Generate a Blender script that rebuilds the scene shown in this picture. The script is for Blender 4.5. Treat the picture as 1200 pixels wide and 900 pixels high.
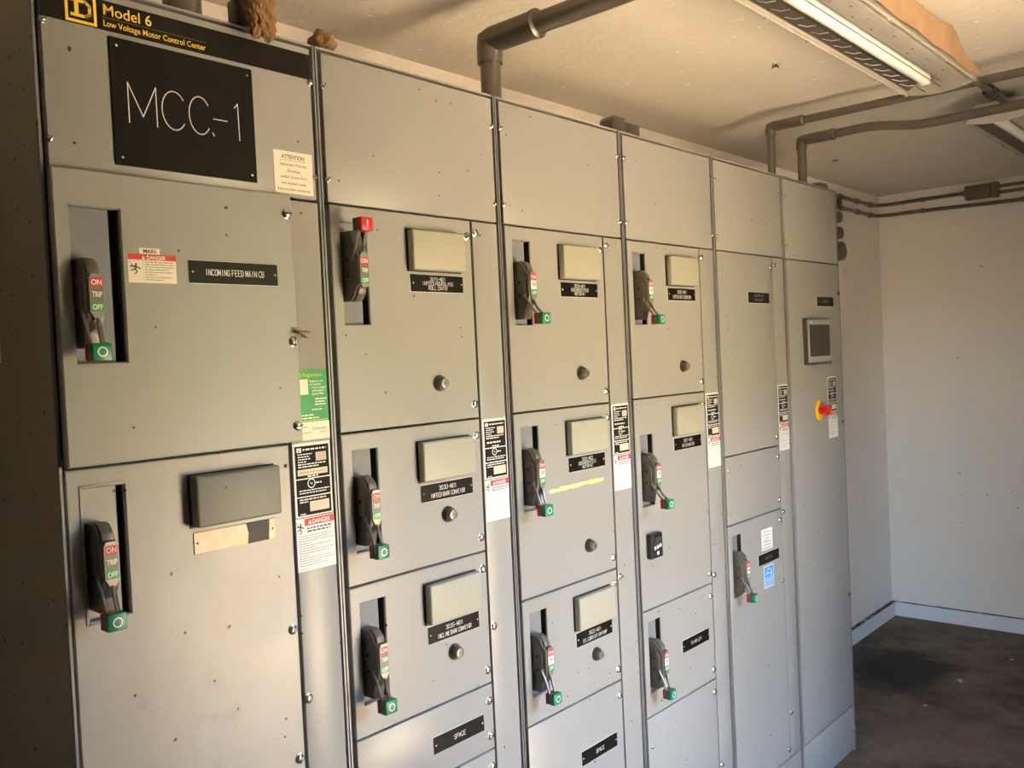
import bpy, bmesh, math, random
from mathutils import Vector, Matrix, noise

# ------------------------------------------------------------------ clear
for o in list(bpy.data.objects):
    bpy.data.objects.remove(o, do_unlink=True)
scene = bpy.context.scene
COL = scene.collection
PI = math.pi
rnd = random.Random(7)

# ------------------------------------------------------------------ camera
F_PX, YAW, PITCH, ROLL = 1054.27, .8448, -.0273, -.0467
fw = Vector((math.sin(YAW)*math.cos(PITCH), math.cos(YAW)*math.cos(PITCH), math.sin(PITCH)))
rt = Vector((math.cos(YAW), -math.sin(YAW), 0))
up = rt.cross(fw)
rt2 = math.cos(ROLL)*rt + math.sin(ROLL)*up
up2 = -math.sin(ROLL)*rt + math.cos(ROLL)*up
cam_d = bpy.data.cameras.new('camera')
cam = bpy.data.objects.new('camera', cam_d)
COL.objects.link(cam)
cam_d.sensor_fit = 'HORIZONTAL'
cam_d.sensor_width = 36.0
cam_d.lens = 36.0*F_PX/1200.0
cam_d.clip_start = .05
M = Matrix((rt2, up2, -fw)).transposed().to_4x4()
M.translation = Vector((-1.0677, -1.413, 1.6602))
cam.matrix_world = M
scene.camera = cam

# ------------------------------------------------------------------ sky, sun, exposure
world = bpy.data.worlds.new('world')
scene.world = world
world.use_nodes = True
wn = world.node_tree
wn.nodes.clear()
w_out = wn.nodes.new('ShaderNodeOutputWorld')
w_bg = wn.nodes.new('ShaderNodeBackground')
w_sky = wn.nodes.new('ShaderNodeTexSky')
w_sky.sky_type = 'NISHITA'
w_sky.sun_disc = False
w_sky.sun_elevation = math.radians(58)
w_sky.sun_rotation = math.radians(200)
w_sky.air_density = 1.0
w_sky.dust_density = .5
w_sky.ozone_density = 5.0
w_bg.inputs['Strength'].default_value = 2.5
wn.links.new(w_sky.outputs[0], w_bg.inputs[0])
wn.links.new(w_bg.outputs[0], w_out.inputs[0])

sun_d = bpy.data.lights.new('sun', 'SUN')
sun_d.energy = 50.0
sun_d.angle = math.radians(.6)
sun_d.color = (1.0, .86, .61)
sun = bpy.data.objects.new('sun', sun_d)
COL.objects.link(sun)
sun.location = (0, -6, 8)
sun.rotation_euler = Vector((-.62, .14, -1.0)).to_track_quat('-Z', 'Y').to_euler()

vs = scene.view_settings
vs.view_transform = 'Standard'
vs.look = 'None'
vs.gamma = 1.0
vs.use_curve_mapping = False
vs.exposure = 1.63

# ------------------------------------------------------------------ materials
def nodemat(name):
    m = bpy.data.materials.new(name)
    m.use_nodes = True
    nt = m.node_tree
    b = nt.nodes['Principled BSDF']
    return m, nt, b

def mixrgb(nt, fac, a, b, blend='MIX'):
    n = nt.nodes.new('ShaderNodeMix')
    n.data_type = 'RGBA'
    n.blend_type = blend
    for sock, v in ((n.inputs[0], fac), (n.inputs[6], a), (n.inputs[7], b)):
        if hasattr(v, 'type') and hasattr(v, 'links'):
            nt.links.new(v, sock)
        elif isinstance(v, (int, float)):
            sock.default_value = v
        else:
            sock.default_value = (v[0], v[1], v[2], 1)
    return n.outputs[2]

def ramp(nt, src, p0, p1, c0=(0, 0, 0), c1=(1, 1, 1)):
    r = nt.nodes.new('ShaderNodeValToRGB')
    r.color_ramp.elements[0].position = p0
    r.color_ramp.elements[1].position = p1
    r.color_ramp.elements[0].color = (*c0, 1)
    r.color_ramp.elements[1].color = (*c1, 1)
    nt.links.new(src, r.inputs[0])
    return r.outputs[0]

def tex(nt, scale, detail=3.0, rough=.5, stretch=None):
    g = nt.nodes.new('ShaderNodeNewGeometry')
    src = g.outputs['Position']
    if stretch:
        mp = nt.nodes.new('ShaderNodeMapping')
        mp.inputs['Scale'].default_value = stretch
        nt.links.new(src, mp.inputs['Vector'])
        src = mp.outputs[0]
    n = nt.nodes.new('ShaderNodeTexNoise')
    n.inputs['Scale'].default_value = scale
    n.inputs['Detail'].default_value = detail
    n.inputs['Roughness'].default_value = rough
    nt.links.new(src, n.inputs['Vector'])
    return n.outputs['Fac']

def specks(nt, scale, radius, keep, flat=False):
    """small separate round spots: 1 inside a spot"""
    g = nt.nodes.new('ShaderNodeNewGeometry')
    v = nt.nodes.new('ShaderNodeTexVoronoi')
    v.voronoi_dimensions = '2D'
    v.inputs['Scale'].default_value = scale
    sx = nt.nodes.new('ShaderNodeSeparateXYZ'); cx = nt.nodes.new('ShaderNodeCombineXYZ')
    nt.links.new(g.outputs['Position'], sx.inputs[0])
    if flat:
        nt.links.new(sx.outputs[0], cx.inputs[0]); nt.links.new(sx.outputs[1], cx.inputs[1])
    else:
        am = nt.nodes.new('ShaderNodeMath'); am.operation = 'ADD'
        nt.links.new(sx.outputs[0], am.inputs[0]); nt.links.new(sx.outputs[1], am.inputs[1])
        nt.links.new(am.outputs[0], cx.inputs[0]); nt.links.new(sx.outputs[2], cx.inputs[1])
    wob = nt.nodes.new('ShaderNodeTexNoise'); wob.inputs['Scale'].default_value = scale*9
    nt.links.new(g.outputs['Position'], wob.inputs['Vector'])
    wm = nt.nodes.new('ShaderNodeMix'); wm.data_type = 'VECTOR'; wm.inputs[0].default_value = .06/scale*1.6
    nt.links.new(cx.outputs[0], wm.inputs[4]); nt.links.new(wob.outputs['Color'], wm.inputs[5])
    nt.links.new(wm.outputs[1], v.inputs['Vector'])
    a = nt.nodes.new('ShaderNodeMath'); a.operation = 'LESS_THAN'; a.inputs[1].default_value = radius
    nt.links.new(v.outputs['Distance'], a.inputs[0])
    s = nt.nodes.new('ShaderNodeSeparateColor')
    nt.links.new(v.outputs['Color'], s.inputs[0])
    b = nt.nodes.new('ShaderNodeMath'); b.operation = 'GREATER_THAN'; b.inputs[1].default_value = 1-keep
    nt.links.new(s.outputs[0], b.inputs[0])
    c = nt.nodes.new('ShaderNodeMath'); c.operation = 'MULTIPLY'
    nt.links.new(a.outputs[0], c.inputs[0]); nt.links.new(b.outputs[0], c.inputs[1])
    return c.outputs[0]

def bump(nt, b, src, strength, dist):
    n = nt.nodes.new('ShaderNodeBump')
    n.inputs['Strength'].default_value = strength
    n.inputs['Distance'].default_value = dist
    nt.links.new(src, n.inputs['Height'])
    nt.links.new(n.outputs[0], b.inputs['Normal'])

def simple(name, col, rough=.5, metal=0.0, var=.12, scale=30., spec=.5):
    m, nt, b = nodemat(name)
    f = tex(nt, scale)
    c = mixrgb(nt, f, [x*(1-var) for x in col], [min(1, x*(1+var)) for x in col])
    nt.links.new(c, b.inputs['Base Color'])
    b.inputs['Roughness'].default_value = rough
    b.inputs['Metallic'].default_value = metal
    b.inputs['Specular IOR Level'].default_value = spec
    return m

def paint(name, col, rough=.33, dirt=.15, keep=.075, speck=.045, stain=None):
    m, nt, b = nodemat(name)
    f = tex(nt, 3.0, 5, .6)
    c = mixrgb(nt, f, [x*.93 for x in col], [x*1.06 for x in col])
    d = ramp(nt, tex(nt, 9.0, 6, .7), .58, .80)
    dm = nt.nodes.new('ShaderNodeMath'); dm.operation = 'MULTIPLY'; dm.inputs[1].default_value = dirt
    nt.links.new(d, dm.inputs[0])
    c = mixrgb(nt, dm.outputs[0], c, (.16, .12, .075))
    if stain:
        s = ramp(nt, tex(nt, 2.2, 6, .75, (1, 1, .6)), .45, .75)
        sm = nt.nodes.new('ShaderNodeMath'); sm.operation = 'MULTIPLY'; sm.inputs[1].default_value = stain
        nt.links.new(s, sm.inputs[0])
        c = mixrgb(nt, sm.outputs[0], c, (.22, .15, .085))
    sp = specks(nt, 22., speck, keep)
    c = mixrgb(nt, sp, c, (.035, .022, .012))
    sp2 = specks(nt, 9., .028, keep*1.2)
    c = mixrgb(nt, sp2, c, (.03, .02, .012))
    nt.links.new(c, b.inputs['Base Color'])
    r = ramp(nt, tex(nt, 6., 4, .6), .3, .7, (rough-.03,)*3, (rough+.05,)*3)
    nt.links.new(r, b.inputs['Roughness'])
    bump(nt, b, tex(nt, 420., 2, .5), .05, .0006)
    return m

MAT = {}
MAT['paint'] = paint('grey_enamel', (.30, .297, .275))
MAT['paint_dirty'] = paint('grey_enamel_dirty', (.32, .31, .285), dirt=.55, keep=.15, speck=.05, stain=.42)
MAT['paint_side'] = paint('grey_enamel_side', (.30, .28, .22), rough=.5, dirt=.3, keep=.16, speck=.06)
MAT['cover'] = paint('cover_enamel', (.35, .34, .265), rough=.45, dirt=.12, keep=.03)
MAT['cover_dirty'] = paint('cover_enamel_dirty', (.185, .18, .145), rough=.5, dirt=.5, keep=.1, stain=.3)
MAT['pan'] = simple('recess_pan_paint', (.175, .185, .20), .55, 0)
MAT['zinc'] = simple('zinc_edge', (.20, .20, .20), .4, .3)
MAT['inside'] = simple('gap_shade_black', (.015, .014, .013), .7)  # near-black put in for the shade in gaps, slots and holes
MAT['black'] = simple('black_plastic', (.008, .007, .006), .36, spec=.18)
MAT['blackvinyl'] = simple('black_vinyl', (.010, .008, .006), .36, spec=.18)
MAT['housing'] = simple('dark_grey_cast', (.15, .132, .108), .42, .3)
MAT['lever'] = simple('lever_steel', (.25, .235, .21), .35, .6)
MAT['green'] = simple('green_plastic', (.006, .20, .095), .35)
MAT['red'] = simple('red_plastic', (.55, .016, .02), .35)
MAT['redprint'] = simple('red_print', (.62, .022, .018), .5)
MAT['greenprint'] = simple('green_print', (.0, .30, .065), .45)
MAT['white'] = simple('white_print', (.78, .77, .73), .5, var=.04)
MAT['cream'] = simple('cream_label', (.80, .74, .60), .5, var=.04)
MAT['beige'] = simple('beige_print', (.62, .54, .38), .5)
MAT['ink'] = simple('black_ink', (.03, .028, .028), .6)
MAT['greyink'] = simple('grey_ink', (.28, .27, .26), .6)
MAT['yellow'] = simple('yellow_print', (.88, .60, .06), .5, var=.05)
MAT['yellowp'] = simple('yellow_plastic', (.85, .44, .01), .35, var=.05)
MAT['lime'] = simple('lime_print', (.55, .70, .05), .5)
MAT['blue'] = simple('blue_print', (.03, .33, .75), .5, var=.05)
MAT['screw'] = simple('screw_steel', (.72, .70, .66), .22, .9)
MAT['steelbtn'] = simple('button_grey', (.27, .255, .225), .32, .6)
MAT['labelblack'] = simple('label_black_print', (.010, .009, .009), .6, spec=.15)
MAT['bezel'] = simple('bezel_bronze', (.13, .115, .095), .32, .65)
MAT['conduit'] = simple('galvanised_conduit', (.20, .18, .15), .33, .8, .3, 14.)
MAT['fitting'] = simple('cast_fitting', (.19, .17, .145), .36, .75, .3, 20.)
MAT['fixture'] = simple('fixture_enamel', (.40, .37, .32), .40, .15, .25, 16.)
MAT['tube'] = simple('lamp_glass', (.86, .84, .78), .25, 0, .03)
MAT['card'] = simple('brown_cardboard', (.31, .195, .11), .85, 0, .4, 14.)
MAT['mud'] = simple('dry_mud', (.30, .165, .07), .95, 0, .55, 60.)
MAT['insect'] = simple('insect_brown', (.09, .025, .01), .5)
MAT['bug'] = simple('insect_black', (.02, .014, .01), .7)
MAT['wing'] = simple('wing_brown', (.14, .05, .02), .45)
MAT['tape'] = simple('tape_residue', (.78, .62, .25), .7, 0, .25, 90.)
MAT['hmi'] = simple('screen_bezel_grey', (.30, .33, .34), .4)
MAT['glass'] = simple('screen_glass', (.055, .052, .045), .16)
MAT['leaf'] = simple('dry_leaf', (.50, .42, .30), .8)
MAT['rubber'] = simple('black_rubber', (.014, .013, .012), .45)
MAT['bronze'] = simple('peeled_plate', (.34, .25, .18), .4, .35, .35, 50.)

def mud_mat():
    m, nt, b = nodemat('dry_mud_fibre')
    f = tex(nt, 70., 6, .75, (1, 1, .35))
    nt.links.new(mixrgb(nt, f, (.10, .05, .02), (.50, .29, .13)), b.inputs['Base Color'])
    b.inputs['Roughness'].default_value = .95
    bump(nt, b, f, .9, .01)
    return m
MAT['mud'] = mud_mat()
def wall_mat(name, c1, c2, spots=.15, bumps=.25):
    m, nt, b = nodemat(name)
    c = mixrgb(nt, tex(nt, 1.6, 5, .6), c1, c2)
    d = ramp(nt, tex(nt, 2.4, 6, .75, (1, 1, 1.7)), .60, .82)
    dm = nt.nodes.new('ShaderNodeMath'); dm.operation = 'MULTIPLY'; dm.inputs[1].default_value = spots
    nt.links.new(d, dm.inputs[0])
    c = mixrgb(nt, dm.outputs[0], c, (.20, .16, .11))
    c = mixrgb(nt, specks(nt, 7., .024, .10), c, (.09, .07, .05))
    nt.links.new(c, b.inputs['Base Color'])
    b.inputs['Roughness'].default_value = .7
    bump(nt, b, tex(nt, 70., 4, .6), bumps, .004)
    return m

MAT['wall'] = wall_mat('wall_paint', (.82, .75, .67), (.88, .815, .735))
MAT['base'] = wall_mat('baseboard_paint', (.72, .72, .72), (.80, .80, .795), .3)

def ceiling_mat():
    m, nt, b = nodemat('rough_ceiling')
    c = mixrgb(nt, tex(nt, 2.2, 6, .65), (.60, .54, .455), (.73, .67, .58))
    fine = tex(nt, 26., 5, .65)
    c = mixrgb(nt, ramp(nt, fine, .60, .72), c, (.78, .73, .65))
    c = mixrgb(nt, specks(nt, 7., .035, .2, True), c, (.9, .87, .8))
    nt.links.new(c, b.inputs['Base Color'])
    b.inputs['Roughness'].default_value = .8
    bump(nt, b, fine, .6, .008)
    return m
MAT['ceiling'] = ceiling_mat()

def floor_mat():
    m, nt, b = nodemat('oily_concrete')
    base = mixrgb(nt, tex(nt, 5.0, 7, .7), (.075, .049, .028), (.25, .185, .12))
    base = mixrgb(nt, ramp(nt, tex(nt, 1.7, 6, .7), .46, .62), base, (.055, .036, .02))
    # an old oil stain lying beside the end of the cabinets
    g = nt.nodes.new('ShaderNodeNewGeometry')
    mp = nt.nodes.new('ShaderNodeMapping')
    mp.vector_type = 'POINT'
    mp.inputs['Location'].default_value = (-3.58, -.18, 0)
    nt.links.new(g.outputs['Position'], mp.inputs['Vector'])
    mp2 = nt.nodes.new('ShaderNodeMapping')
    mp2.inputs['Scale'].default_value = (2.0, 2.6, 0)
    nt.links.new(mp.outputs[0], mp2.inputs['Vector'])
    ln = nt.nodes.new('ShaderNodeVectorMath'); ln.operation = 'LENGTH'
    nt.links.new(mp2.outputs[0], ln.inputs[0])
    ad = nt.nodes.new('ShaderNodeMath'); ad.operation = 'MULTIPLY_ADD'
    ad.inputs[1].default_value = 1.3; ad.inputs[2].default_value = -.55
    nt.links.new(tex(nt, 4.5, 6, .75), ad.inputs[0])
    sm = nt.nodes.new('ShaderNodeMath'); sm.operation = 'ADD'
    nt.links.new(ln.outputs['Value'], sm.inputs[0]); nt.links.new(ad.outputs[0], sm.inputs[1])
    st = ramp(nt, sm.outputs[0], .55, .95, (1, 1, 1), (0, 0, 0))
    c = mixrgb(nt, st, base, (.010, .007, .005))
    c = mixrgb(nt, specks(nt, 14., .05, .2, True), c, (.03, .02, .013))
    nt.links.new(c, b.inputs['Base Color'])
    b.inputs['Roughness'].default_value = .75
    bump(nt, b, tex(nt, 40., 5, .7), .25, .004)
    return m
MAT['floor'] = floor_mat()
MAT['ledge'] = None
def ledge_mat():
    m, nt, b = nodemat('dusty_ledge')
    c = mixrgb(nt, ramp(nt, tex(nt, 16., 5, .7), .50, .66), (.045, .03, .022), (.42, .39, .35))
    nt.links.new(c, b.inputs['Base Color'])
    b.inputs['Roughness'].default_value = .9
    return m
MAT['ledge'] = ledge_mat()
MAT['ground'] = simple('dry_gravel', (.52, .40, .25), .95, 0, .25, 3.)
MAT['foliage'] = simple('hedge_leaves', (.17, .20, .055), .7, 0, .6, 8.)
MAT['plywood'] = simple('plywood_lining', (.30, .23, .15), .75, 0, .2, 6.)
MAT['siding'] = simple('outer_siding', (.45, .43, .38), .8)

# ------------------------------------------------------------------ mesh helpers
class G:
    def __init__(self):
        self.bm = bmesh.new()
        self.mats = []
    def mi(self, key):
        if key not in self.mats:
            self.mats.append(key)
        return self.mats.index(key)
    def take(self, b2, mat):
        k = self.mi(mat)
        vm = {}
        for v in b2.verts:
            vm[v] = self.bm.verts.new(v.co)
        for f in b2.faces:
            try:
                nf = self.bm.faces.new([vm[v] for v in f.verts])
                nf.material_index = k
            except ValueError:
                pass
        b2.free()
    def box(self, x0, x1, y0, y1, z0, z1, mat, bev=0., seg=2):
        b = bmesh.new()
        bmesh.ops.create_cube(b, size=1)
        for v in b.verts:
            v.co = Vector(((x0+x1)/2+v.co.x*(x1-x0), (y0+y1)/2+v.co.y*(y1-y0), (z0+z1)/2+v.co.z*(z1-z0)))
        if bev > 0:
            bmesh.ops.bevel(b, geom=list(b.edges), offset=bev, segments=seg, profile=.5, affect='EDGES')
        self.take(b, mat)
    def poly(self, pts, mat):
        k = self.mi(mat)
        f = self.bm.faces.new([self.bm.verts.new(p) for p in pts])
        f.material_index = k
        return f
    def rect(self, x0, x1, z0, z1, y, mat):
        self.poly([(x0, y, z0), (x1, y, z0), (x1, y, z1), (x0, y, z1)], mat)
    def prism(self, pts, axis, a0, a1, mat, bev=0.):
        """2d outline extruded along an axis; pts are the two other coordinates in xyz order"""
        b = bmesh.new()
        def mk(p, a):
            q = list(p); q.insert(axis, a); return b.verts.new(q)
        lo = [mk(p, a0) for p in pts]; hi = [mk(p, a1) for p in pts]
        n = len(pts)
        b.faces.new(lo); b.faces.new(hi)
        for i in range(n):
            b.faces.new([lo[i], lo[(i+1) % n], hi[(i+1) % n], hi[i]])
        bmesh.ops.recalc_face_normals(b, faces=list(b.faces))
        if bev > 0:
            bmesh.ops.bevel(b, geom=list(b.edges), offset=bev, segments=2, profile=.5, affect='EDGES')
        self.take(b, mat)
    def lathe(self, prof, origin, axis, mat, n=24, cap=True):
        ax = Vector(axis).normalized()
        t = Vector((0, 0, 1)) if abs(ax.z) < .9 else Vector((1, 0, 0))
        u = ax.cross(t).normalized(); w = ax.cross(u)
        b = bmesh.new(); rings = []
        o = Vector(origin)
        for r, h in prof:
            rings.append([b.verts.new(o+ax*h+(u*math.cos(2*PI*i/n)+w*math.sin(2*PI*i/n))*max(r, 1e-5)) for i in range(n)])
        for a, c in zip(rings, rings[1:]):
            for i in range(n):
                b.faces.new([a[i], a[(i+1) % n], c[(i+1) % n], c[i]])
        if cap:
            b.faces.new(rings[0]); b.faces.new(rings[-1])
        bmesh.ops.recalc_face_normals(b, faces=list(b.faces))
        self.take(b, mat)
    def tube(self, path, r, mat, n=14, cap=True):
        P = [Vector(p) for p in path]
        b = bmesh.new(); rings = []
        prev = None
        for i, p in enumerate(P):
            d = (P[min(i+1, len(P)-1)]-P[max(i-1, 0)]).normalized()
            if prev is None:
                t = Vector((0, 0, 1)) if abs(d.z) < .9 else Vector((1, 0, 0))
                u = d.cross(t).normalized()
            else:
                u = (prev-d*prev.dot(d)).normalized()
            prev = u
            w = d.cross(u)
            rr = r[i] if isinstance(r, (list, tuple)) else r
            rings.append([b.verts.new(p+(u*math.cos(2*PI*k/n)+w*math.sin(2*PI*k/n))*rr) for k in range(n)])
        for a, c in zip(rings, rings[1:]):
            for k in range(n):
                b.faces.new([a[k], a[(k+1) % n], c[(k+1) % n], c[k]])
        if cap:
            b.faces.new(rings[0]); b.faces.new(rings[-1])
        bmesh.ops.recalc_face_normals(b, faces=list(b.faces))
        self.take(b, mat)
    def plate_hole(self, x0, x1, z0, z1, y0, y1, hole, mat, bev=.002):
        """sheet door with a rectangular cut-out; y0 is the front"""
        hx0, hx1, hz0, hz1 = hole
        b = bmesh.new()
        def ring(a0, a1, c0, c1, y):
            return [b.verts.new(p) for p in ((a0, y, c0), (a1, y, c0), (a1, y, c1), (a0, y, c1))]
        rings = [ring(x0, x1, z0, z1, y1), ring(x0, x1, z0, z1, y0+bev), ring(x0+bev, x1-bev, z0+bev, z1-bev, y0),
                 ring(hx0-bev, hx1+bev, hz0-bev, hz1+bev, y0), ring(hx0, hx1, hz0, hz1, y0+bev), ring(hx0, hx1, hz0, hz1, y1)]
        for a, c in zip(rings, rings[1:]+rings[:1]):
            for i in range(4):
                b.faces.new([a[i], a[(i+1) % 4], c[(i+1) % 4], c[i]])
        bmesh.ops.recalc_face_normals(b, faces=list(b.faces))
        self.take(b, mat)
    def strokes(self, lines, w, y, mat):
        for ln in lines:
            for (xa, za), (xb, zb) in zip(ln, ln[1:]):
                d = Vector((xb-xa, zb-za))
                if d.length < 1e-7: continue
                d.normalize(); n = Vector((-d.y, d.x))*w/2; e = d*w*.35
                self.poly([(xa-e.x-n.x, y, za-e.y-n.y), (xb+e.x-n.x, y, zb+e.y-n.y),
                           (xb+e.x+n.x, y, zb+e.y+n.y), (xa-e.x+n.x, y, za-e.y+n.y)], mat)
    def stroke_text(self, s, cx, cz, h, y, mat, w=None, aspect=.55, gap=.22, maxw=None):
        adv = aspect+gap
        tot = sum((.45*adv if c == ' ' else adv) for c in s)-gap
        sx = h
        if maxw and tot*h > maxw: sx = maxw/tot
        x = cx-tot*sx/2
        for c in s:
            if c != ' ':
                for ln in FONT.get(c, []):
                    self.strokes([[(x+px*aspect*sx, cz-h/2+pz*h) for px, pz in ln]], w or h*.13, y, mat)
            x += (.45*adv if c == ' ' else adv)*sx
    def text(self, s, x, z, size, y, mat, align='LEFT', maxw=None, bold=0.):
        cu = bpy.data.curves.new('t', 'FONT')
        cu.body = s; cu.size = size; cu.align_x = align; cu.resolution_u = 3
        cu.offset = bold
        ob = bpy.data.objects.new('t', cu)
        COL.objects.link(ob)
        dg = bpy.context.evaluated_depsgraph_get()
        me = bpy.data.meshes.new_from_object(ob.evaluated_get(dg))
        k = self.mi(mat)
        xs = [v.co.x for v in me.vertices] or [0, 1]
        sc = 1.
        if maxw and max(xs)-min(xs) > maxw: sc = maxw/(max(xs)-min(xs))
        vv = [self.bm.verts.new((x+v.co.x*sc, y, z+v.co.y)) for v in me.vertices]
        for p in me.polygons:
            try:
                f = self.bm.faces.new([vv[i] for i in p.vertices]); f.material_index = k
            except ValueError:
                pass
        bpy.data.objects.remove(ob, do_unlink=True)
        bpy.data.curves.remove(cu); bpy.data.meshes.remove(me)
    def dashes(self, x0, x1, z, h, y, mat, frac=1., lo=.0035, hi=.010, seed=0):
        r = random.Random(seed*31+int(z*1e4)+int(x0*1e4)); x = x0; end = x0+(x1-x0)*frac
        while x < end:
            w = min(r.uniform(lo, hi), end-x)
            if w > .0008: self.rect(x, x+w, z-h/2, z+h/2, y, mat)
            x += w+h*.75
    def ring(self, cx, cz, r0, r1, y, mat, n=20, a0=0., a1=2*PI):
        for i in range(n):
            p, q = a0+(a1-a0)*i/n, a0+(a1-a0)*(i+1)/n
            self.poly([(cx+r0*math.cos(p), y, cz+r0*math.sin(p)), (cx+r1*math.cos(p), y, cz+r1*math.sin(p)),
                       (cx+r1*math.cos(q), y, cz+r1*math.sin(q)), (cx+r0*math.cos(q), y, cz+r0*math.sin(q))], mat)
    def mesh(self, name, smooth=True):
        me = bpy.data.meshes.new(name)
        self.bm.to_mesh(me); self.bm.free()
        for k in self.mats: me.materials.append(MAT[k])
        if smooth:
            me.polygons.foreach_set('use_smooth', [True]*len(me.polygons))
            me.set_sharp_from_angle(angle=math.radians(38))
        return me

FONT = {
 'A': [[(0,0),(.5,1),(1,0)],[(.2,.38),(.8,.38)]], 'B': [[(0,0),(0,1),(.75,1),(.95,.82),(.95,.68),(.75,.52),(0,.52)],[(.75,.52),(1,.35),(1,.15),(.75,0),(0,0)]],
 'C': [[(1,.82),(.78,1),(.25,1),(0,.75),(0,.25),(.25,0),(.78,0),(1,.18)]], 'D': [[(0,0),(0,1),(.6,1),(1,.7),(1,.3),(.6,0),(0,0)]],
 'E': [[(1,1),(0,1),(0,0),(1,0)],[(0,.52),(.75,.52)]], 'F': [[(1,1),(0,1),(0,0)],[(0,.52),(.75,.52)]],
 'G': [[(1,.82),(.75,1),(.25,1),(0,.75),(0,.25),(.25,0),(.8,0),(1,.2),(1,.48),(.6,.48)]], 'H': [[(0,0),(0,1)],[(1,0),(1,1)],[(0,.52),(1,.52)]],
 'I': [[(.5,0),(.5,1)]], 'J': [[(1,1),(1,.2),(.75,0),(.25,0),(0,.2)]], 'K': [[(0,0),(0,1)],[(1,1),(0,.45)],[(.3,.6),(1,0)]],
 'L': [[(0,1),(0,0),(1,0)]], 'M': [[(0,0),(0,1),(.5,.2),(1,1),(1,0)]], 'N': [[(0,0),(0,1),(1,0),(1,1)]],
 'O': [[(.25,0),(0,.25),(0,.75),(.25,1),(.75,1),(1,.75),(1,.25),(.75,0),(.25,0)]], 'P': [[(0,0),(0,1),(.75,1),(1,.85),(1,.62),(.75,.48),(0,.48)]],
 'R': [[(0,0),(0,1),(.75,1),(1,.85),(1,.65),(.75,.5),(0,.5)],[(.5,.5),(1,0)]], 'S': [[(1,.83),(.75,1),(.25,1),(0,.83),(0,.65),(1,.35),(1,.17),(.75,0),(.25,0),(0,.17)]],
 'T': [[(0,1),(1,1)],[(.5,1),(.5,0)]], 'U': [[(0,1),(0,.22),(.25,0),(.75,0),(1,.22),(1,1)]], 'V': [[(0,1),(.5,0),(1,1)]], 'Y': [[(0,1),(.5,.5),(1,1)],[(.5,.5),(.5,0)]],
 '0': [[(.25,0),(0,.25),(0,.75),(.25,1),(.75,1),(1,.75),(1,.25),(.75,0),(.25,0)]], '1': [[(.2,.78),(.55,1),(.55,0)]],
 '2': [[(0,.8),(.25,1),(.75,1),(1,.8),(1,.6),(0,0),(1,0)]], '3': [[(0,.85),(.25,1),(.75,1),(1,.8),(.75,.53),(.35,.53)],[(.75,.53),(1,.28),(.75,0),(.25,0),(0,.15)]],
 '5': [[(1,1),(.1,1),(0,.55),(.7,.6),(1,.4),(1,.2),(.75,0),(.2,0),(0,.15)]], '-': [[(.1,.48),(.9,.48)]], '#': [[(.3,0),(.4,1)],[(.65,0),(.75,1)],[(0,.32),(1,.32)],[(.05,.68),(1,.68)]],
}

ORG = {}
def link(name, data, parent=None, at=(0, 0, 0)):
    """at: world position of the object's origin"""
    o = bpy.data.objects.new(name, data)
    COL.objects.link(o)
    a = Vector(at)
    if parent is not None:
        o.parent = parent
        o.location = a-ORG[parent.name]
    else:
        o.location = a
    ORG[o.name] = a
    return o
def part(name, g, parent=None, smooth=True):
    return link(name, g.mesh(name, smooth), parent)
def thing(name, at, label, cat, group=None):
    o = link(name, None, None, at)
    o.empty_display_size = .05
    return tag(o, label, cat, group)
def tag(o, label, cat, group=None):
    o['label'] = label; o['category'] = cat
    if group: o['group'] = group
    return o
def struct(name, g):
    o = part(name, g, None, False)
    o['kind'] = 'structure'
    return o

# ------------------------------------------------------------------ the room
XL, XE, YB, YF, ZC = -3.2, 4.512, .519, -1.62, 2.537
DX0, DX1, DZ = .50, 1.40, 2.08           # doorway opposite the cabinets
T = .16
g = G(); g.box(XL-T, XE+T, YF-T, YB+T, -.12, 0, 'floor'); struct('floor', g)
g = G(); g.box(XL-T, XE+T, YF-T-1.15, YB+T, ZC, ZC+.16, 'ceiling'); struct('ceiling', g)  # slab carried past the front wall: added, unseen overhang shading the doorway ground
g = G(); g.box(XL-T, XE+T, YB, YB+T, 0, ZC, 'wall'); struct('wall_back', g)
g = G(); g.box(XE, XE+T, YF, YB, 0, ZC, 'wall'); struct('wall_right', g)
g = G(); g.box(XL-T, XL, YF, YB, 0, ZC, 'plywood'); struct('wall_left', g)
g = G()
g.box(XL-T, DX0, YF-T, YF, 0, ZC, 'plywood'); g.box(DX1, XE+T, YF-T, YF, 0, ZC, 'plywood')
g.box(DX0, DX1, YF-T, YF, DZ, ZC, 'plywood'); struct('wall_front', g)
g = G()
g.box(DX0-.05, DX0+.02, YF-T-.01, YF+.015, 0, DZ+.05, 'siding', .004); g.box(DX1-.02, DX1+.05, YF-T-.01, YF+.015, 0, DZ+.05, 'siding', .004)
g.box(DX0+.02, DX1-.02, YF-T-.01, YF+.015, DZ-.02, DZ+.05, 'siding', .004)
struct('trim_1', g)
g = G()
g.poly([(-30, -40, -.13), (34, -40, -.13), (34, YF-T, -.13), (-30, YF-T, -.13)], 'ground')
struct('ground', g)
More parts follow.
